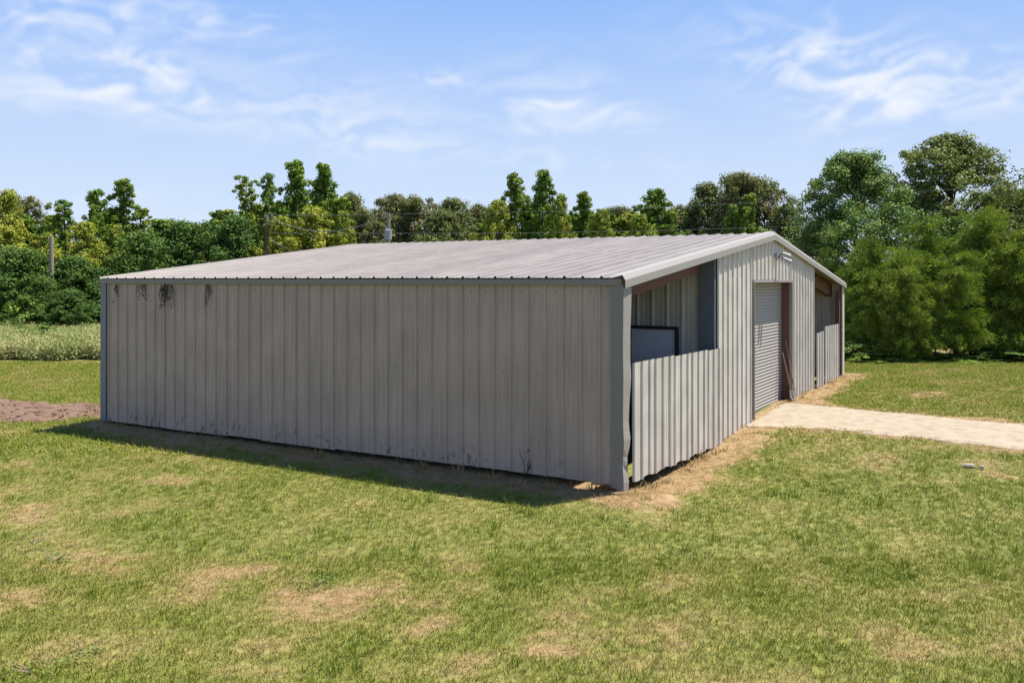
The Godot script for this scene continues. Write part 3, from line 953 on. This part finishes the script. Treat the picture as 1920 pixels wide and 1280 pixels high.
		part("trunk", src[0], M.bark, o)
		part("crown", src[1], M.leaf, o)
		n += 1

# ---------------------------------------------------------------- poles, wires, fence, small things
func poles() -> void:
	var spots := [[95, 443, 50.0, "bare leaning utility pole standing among the dark trees at the field edge"], [500, 405, 53.0, "utility pole wrapped in vines behind the barn roof"], [728, 400, 53.0, "utility pole carrying a grey transformer behind the barn roof"]]
	var tops := []
	for s in spots:
		var z: float = s[2]
		var h: float = EYE + (HZ - s[1]) / F * z
		var o := thing("utility_pole", s[3], "pole", "utility poles")
		o.position = Vector3(at(s[0], z), 0, -z)
		part("pole", tube(PackedVector3Array([Vector3(0.08 if tops.is_empty() else 0.0, -0.3, 0), Vector3(0, h, 0), Vector3(0, h + 0.02, 0)]), PackedFloat32Array([0.15, 0.11, 0.0]), 9), M.pole, o)
		tops.append(o.position + Vector3(0, h, 0))
		if tops.size() == 2:
			var v := PackedVector3Array()
			var ix := PackedInt32Array()
			var col := PackedColorArray()
			for i in 1500:
				var a := rng.randf() * TAU
				var y := rng.randf() * (h - 0.2)
				var r := 0.13 + 0.16 * rng.randf() * (0.6 + 0.4 * sin(y * 3.0))
				leaf_to(v, ix, col, Vector3(cos(a) * r, y, sin(a) * r), 0.13, 0.7, Vector3(cos(a), 0.4, sin(a)), Color(0.10, 0.085, 0.04).lerp(Color(0.12, 0.14, 0.035), rng.randf()))
			part("vines", raw(v, ix, PackedVector2Array(), col), M.leaf, o)
		if tops.size() == 3:
			var y := EYE + (HZ - 440.0) / F * z
			var tm := part("transformer", tube(PackedVector3Array([Vector3(0.02, y - 0.32, 0.28), Vector3(0.02, y - 0.3, 0.28), Vector3(0.02, y + 0.26, 0.28), Vector3(0.02, y + 0.33, 0.28)]), PackedFloat32Array([0.0, 0.22, 0.22, 0.0]), 14), M.grey, o)
			for q in [-0.1, 0.12]: part("bushing", tube(PackedVector3Array([Vector3(q, y + 0.25, 0.28), Vector3(q, y + 0.46, 0.28)]), PackedFloat32Array([0.045, 0.025])), M.grey, tm)
			part("crossarm", box(Vector3(0, h - 0.25, 0.14), Vector3(0.35, 0.09, 0.09)), M.pole, o)
	# wires: two spans sag between the poles, two lines run on past the barn to the right
	var A: Vector3 = tops[1]
	var B: Vector3 = tops[2]
	wire([A, B], 1.0, 0.024, "upper slack service wire sagging between the two poles behind the roof")
	wire([A + Vector3(0.05, -1.3, 0), B + Vector3(0, -1.3, 0)], 1.25, 0.024, "lower slack service wire sagging between the two poles behind the roof")
	wire([A + Vector3(0, 0.1, 0), B + Vector3(0, -0.02, 0), Vector3(at(1960, 38.0), EYE + (HZ - 341.0) / F * 38.0, -38.0)], 0.35, 0.011, "upper power line running from the transformer pole past the largest oak")
	wire([A + Vector3(0, -1.0, 0), B + Vector3(0, -1.18, 0), Vector3(at(1960, 38.0), EYE + (HZ - 403.0) / F * 38.0, -38.0)], 0.25, 0.011, "lower power line running from the transformer pole across the cedars")
	# field fence under the cedars
	var f := thing("wire_fence", "wire fence on thin dark posts in the shade under the cedars", "fence")
	f.position = Vector3(at(1600, 34.5), 0.28, -34.5)
	for i in 8:
		part("post", tube(PackedVector3Array([Vector3(i * 1.6, -0.3, 0.02 * i), Vector3(i * 1.6, 1.35, 0.02 * i)]), PackedFloat32Array([0.035, 0.03])), M.wood, f)
	for y in [0.3, 0.6, 0.9, 1.2]: part("strand", tube(PackedVector3Array([Vector3(-1.0, y, 0), Vector3(12.0, y, 0.15)]), PackedFloat32Array([0.005, 0.005]), 4), M.wire, f)

func wire(p: Array, sag: float, r: float, label: String) -> void:
	var pts := PackedVector3Array()
	var rr := PackedFloat32Array()
	for i in p.size() - 1:
		for k in 17:
			if k == 0 and i > 0: continue
			var q := k / 16.0
			var c: Vector3 = p[i].lerp(p[i + 1], q)
			pts.append(c - Vector3(0, 4.0 * sag * q * (1.0 - q) * (1.0 if p.size() == 2 or i == 1 else 0.2), 0))
			rr.append(r)
	var o := part("power_line", tube(pts, rr, 5), M.wire, self)
	tag(o, label, "wire", "wires between the poles")

func small_things() -> void:
	# weeds on the lawn
	var k := 0
	var look := ["broad-leaved weed on the lawn by a bare brown spot", "dark scrubby weed beside a straw patch on the lawn", "low bright green weed in the near corner of the lawn", "small leafy weed among long straw on the lawn", "green weed sprig at the end of the straw streak"]
	for s in [[60, 1020, 0.30], [105, 1050, 0.25], [150, 1232, 0.20], [60, 1262, 0.22], [592, 1098, 0.22]]:
		var o := thing("lawn_weed", look[k], "weed", "weeds on the lawn")
		o.position = gp(s[0], s[1])
		var v := PackedVector3Array()
		var ix := PackedInt32Array()
		var col := PackedColorArray()
		for i in 46:
			var a := rng.randf() * TAU
			var r: float = s[2] * sqrt(rng.randf())
			leaf_to(v, ix, col, Vector3(cos(a) * r, 0.02 + rng.randf() * s[2] * 0.6, sin(a) * r), 0.045, 0.5, Vector3(cos(a) * 0.6, 1, sin(a) * 0.6), Color(0.07, 0.13, 0.025).lerp(Color(0.14, 0.19, 0.05), rng.randf()))
		part("leaves", raw(v, ix, PackedVector2Array(), col), M.leaf, o)
		var st := SurfaceTool.new()
		st.begin(Mesh.PRIMITIVE_TRIANGLES)
		for i in 5: tube_to(st, PackedVector3Array([Vector3.ZERO, Vector3(rng.randf_range(-1, 1) * s[2], s[2] * 0.55, rng.randf_range(-1, 1) * s[2])]), PackedFloat32Array([0.005, 0.002]), 4)
		part("stem", st.commit(), M.wood, o)
		k += 1
	# flat pale stones in the grass beside the drive
	k = 0
	for s in [[1818, 871, 0.11], [1842, 874, 0.05], [1335, 812, 0.07]]:
		var p := gp(s[0], s[1], 0.2)
		var a := PackedVector3Array()
		var st := SurfaceTool.new()
		st.begin(Mesh.PRIMITIVE_TRIANGLES)
		for i in 9:
			var q := TAU * i / 9.0
			a.append(Vector3(cos(q), 0, sin(q) * 0.6) * s[2] * rng.randf_range(0.75, 1.15))
		for i in 9:
			var b := a[i]
			var c := a[(i + 1) % 9]
			for e in [Vector3(0, 0.035, 0), c * 0.8 + Vector3(0, 0.03, 0), b * 0.8 + Vector3(0, 0.03, 0), b * 0.8 + Vector3(0, 0.03, 0), c * 0.8 + Vector3(0, 0.03, 0), b, b, c * 0.8 + Vector3(0, 0.03, 0), c]: st.add_vertex(e)
		var o := part("stone", st.commit(), M.stone, self)
		o.position = Vector3(p.x, gh(p.x, p.z) + 0.03, p.z)
		tag(o, ["larger flat pale stone in the grass beyond the drive edge", "small pale stone touching the larger flat stone", "small pale stone in the dry grass at the barn foot"][k], "stone", "pale stones in the lawn")
		k += 1

func _ready() -> void:
	rng.seed = 7
	noise.seed = 3
	noise.frequency = 0.02
	noise.fractal_octaves = 3
	view()
	materials()
	patches()
	ground()
	slab()
	barn()
	trees()
	field()
	lawn()
	barn_things()
	poles()
	small_things()
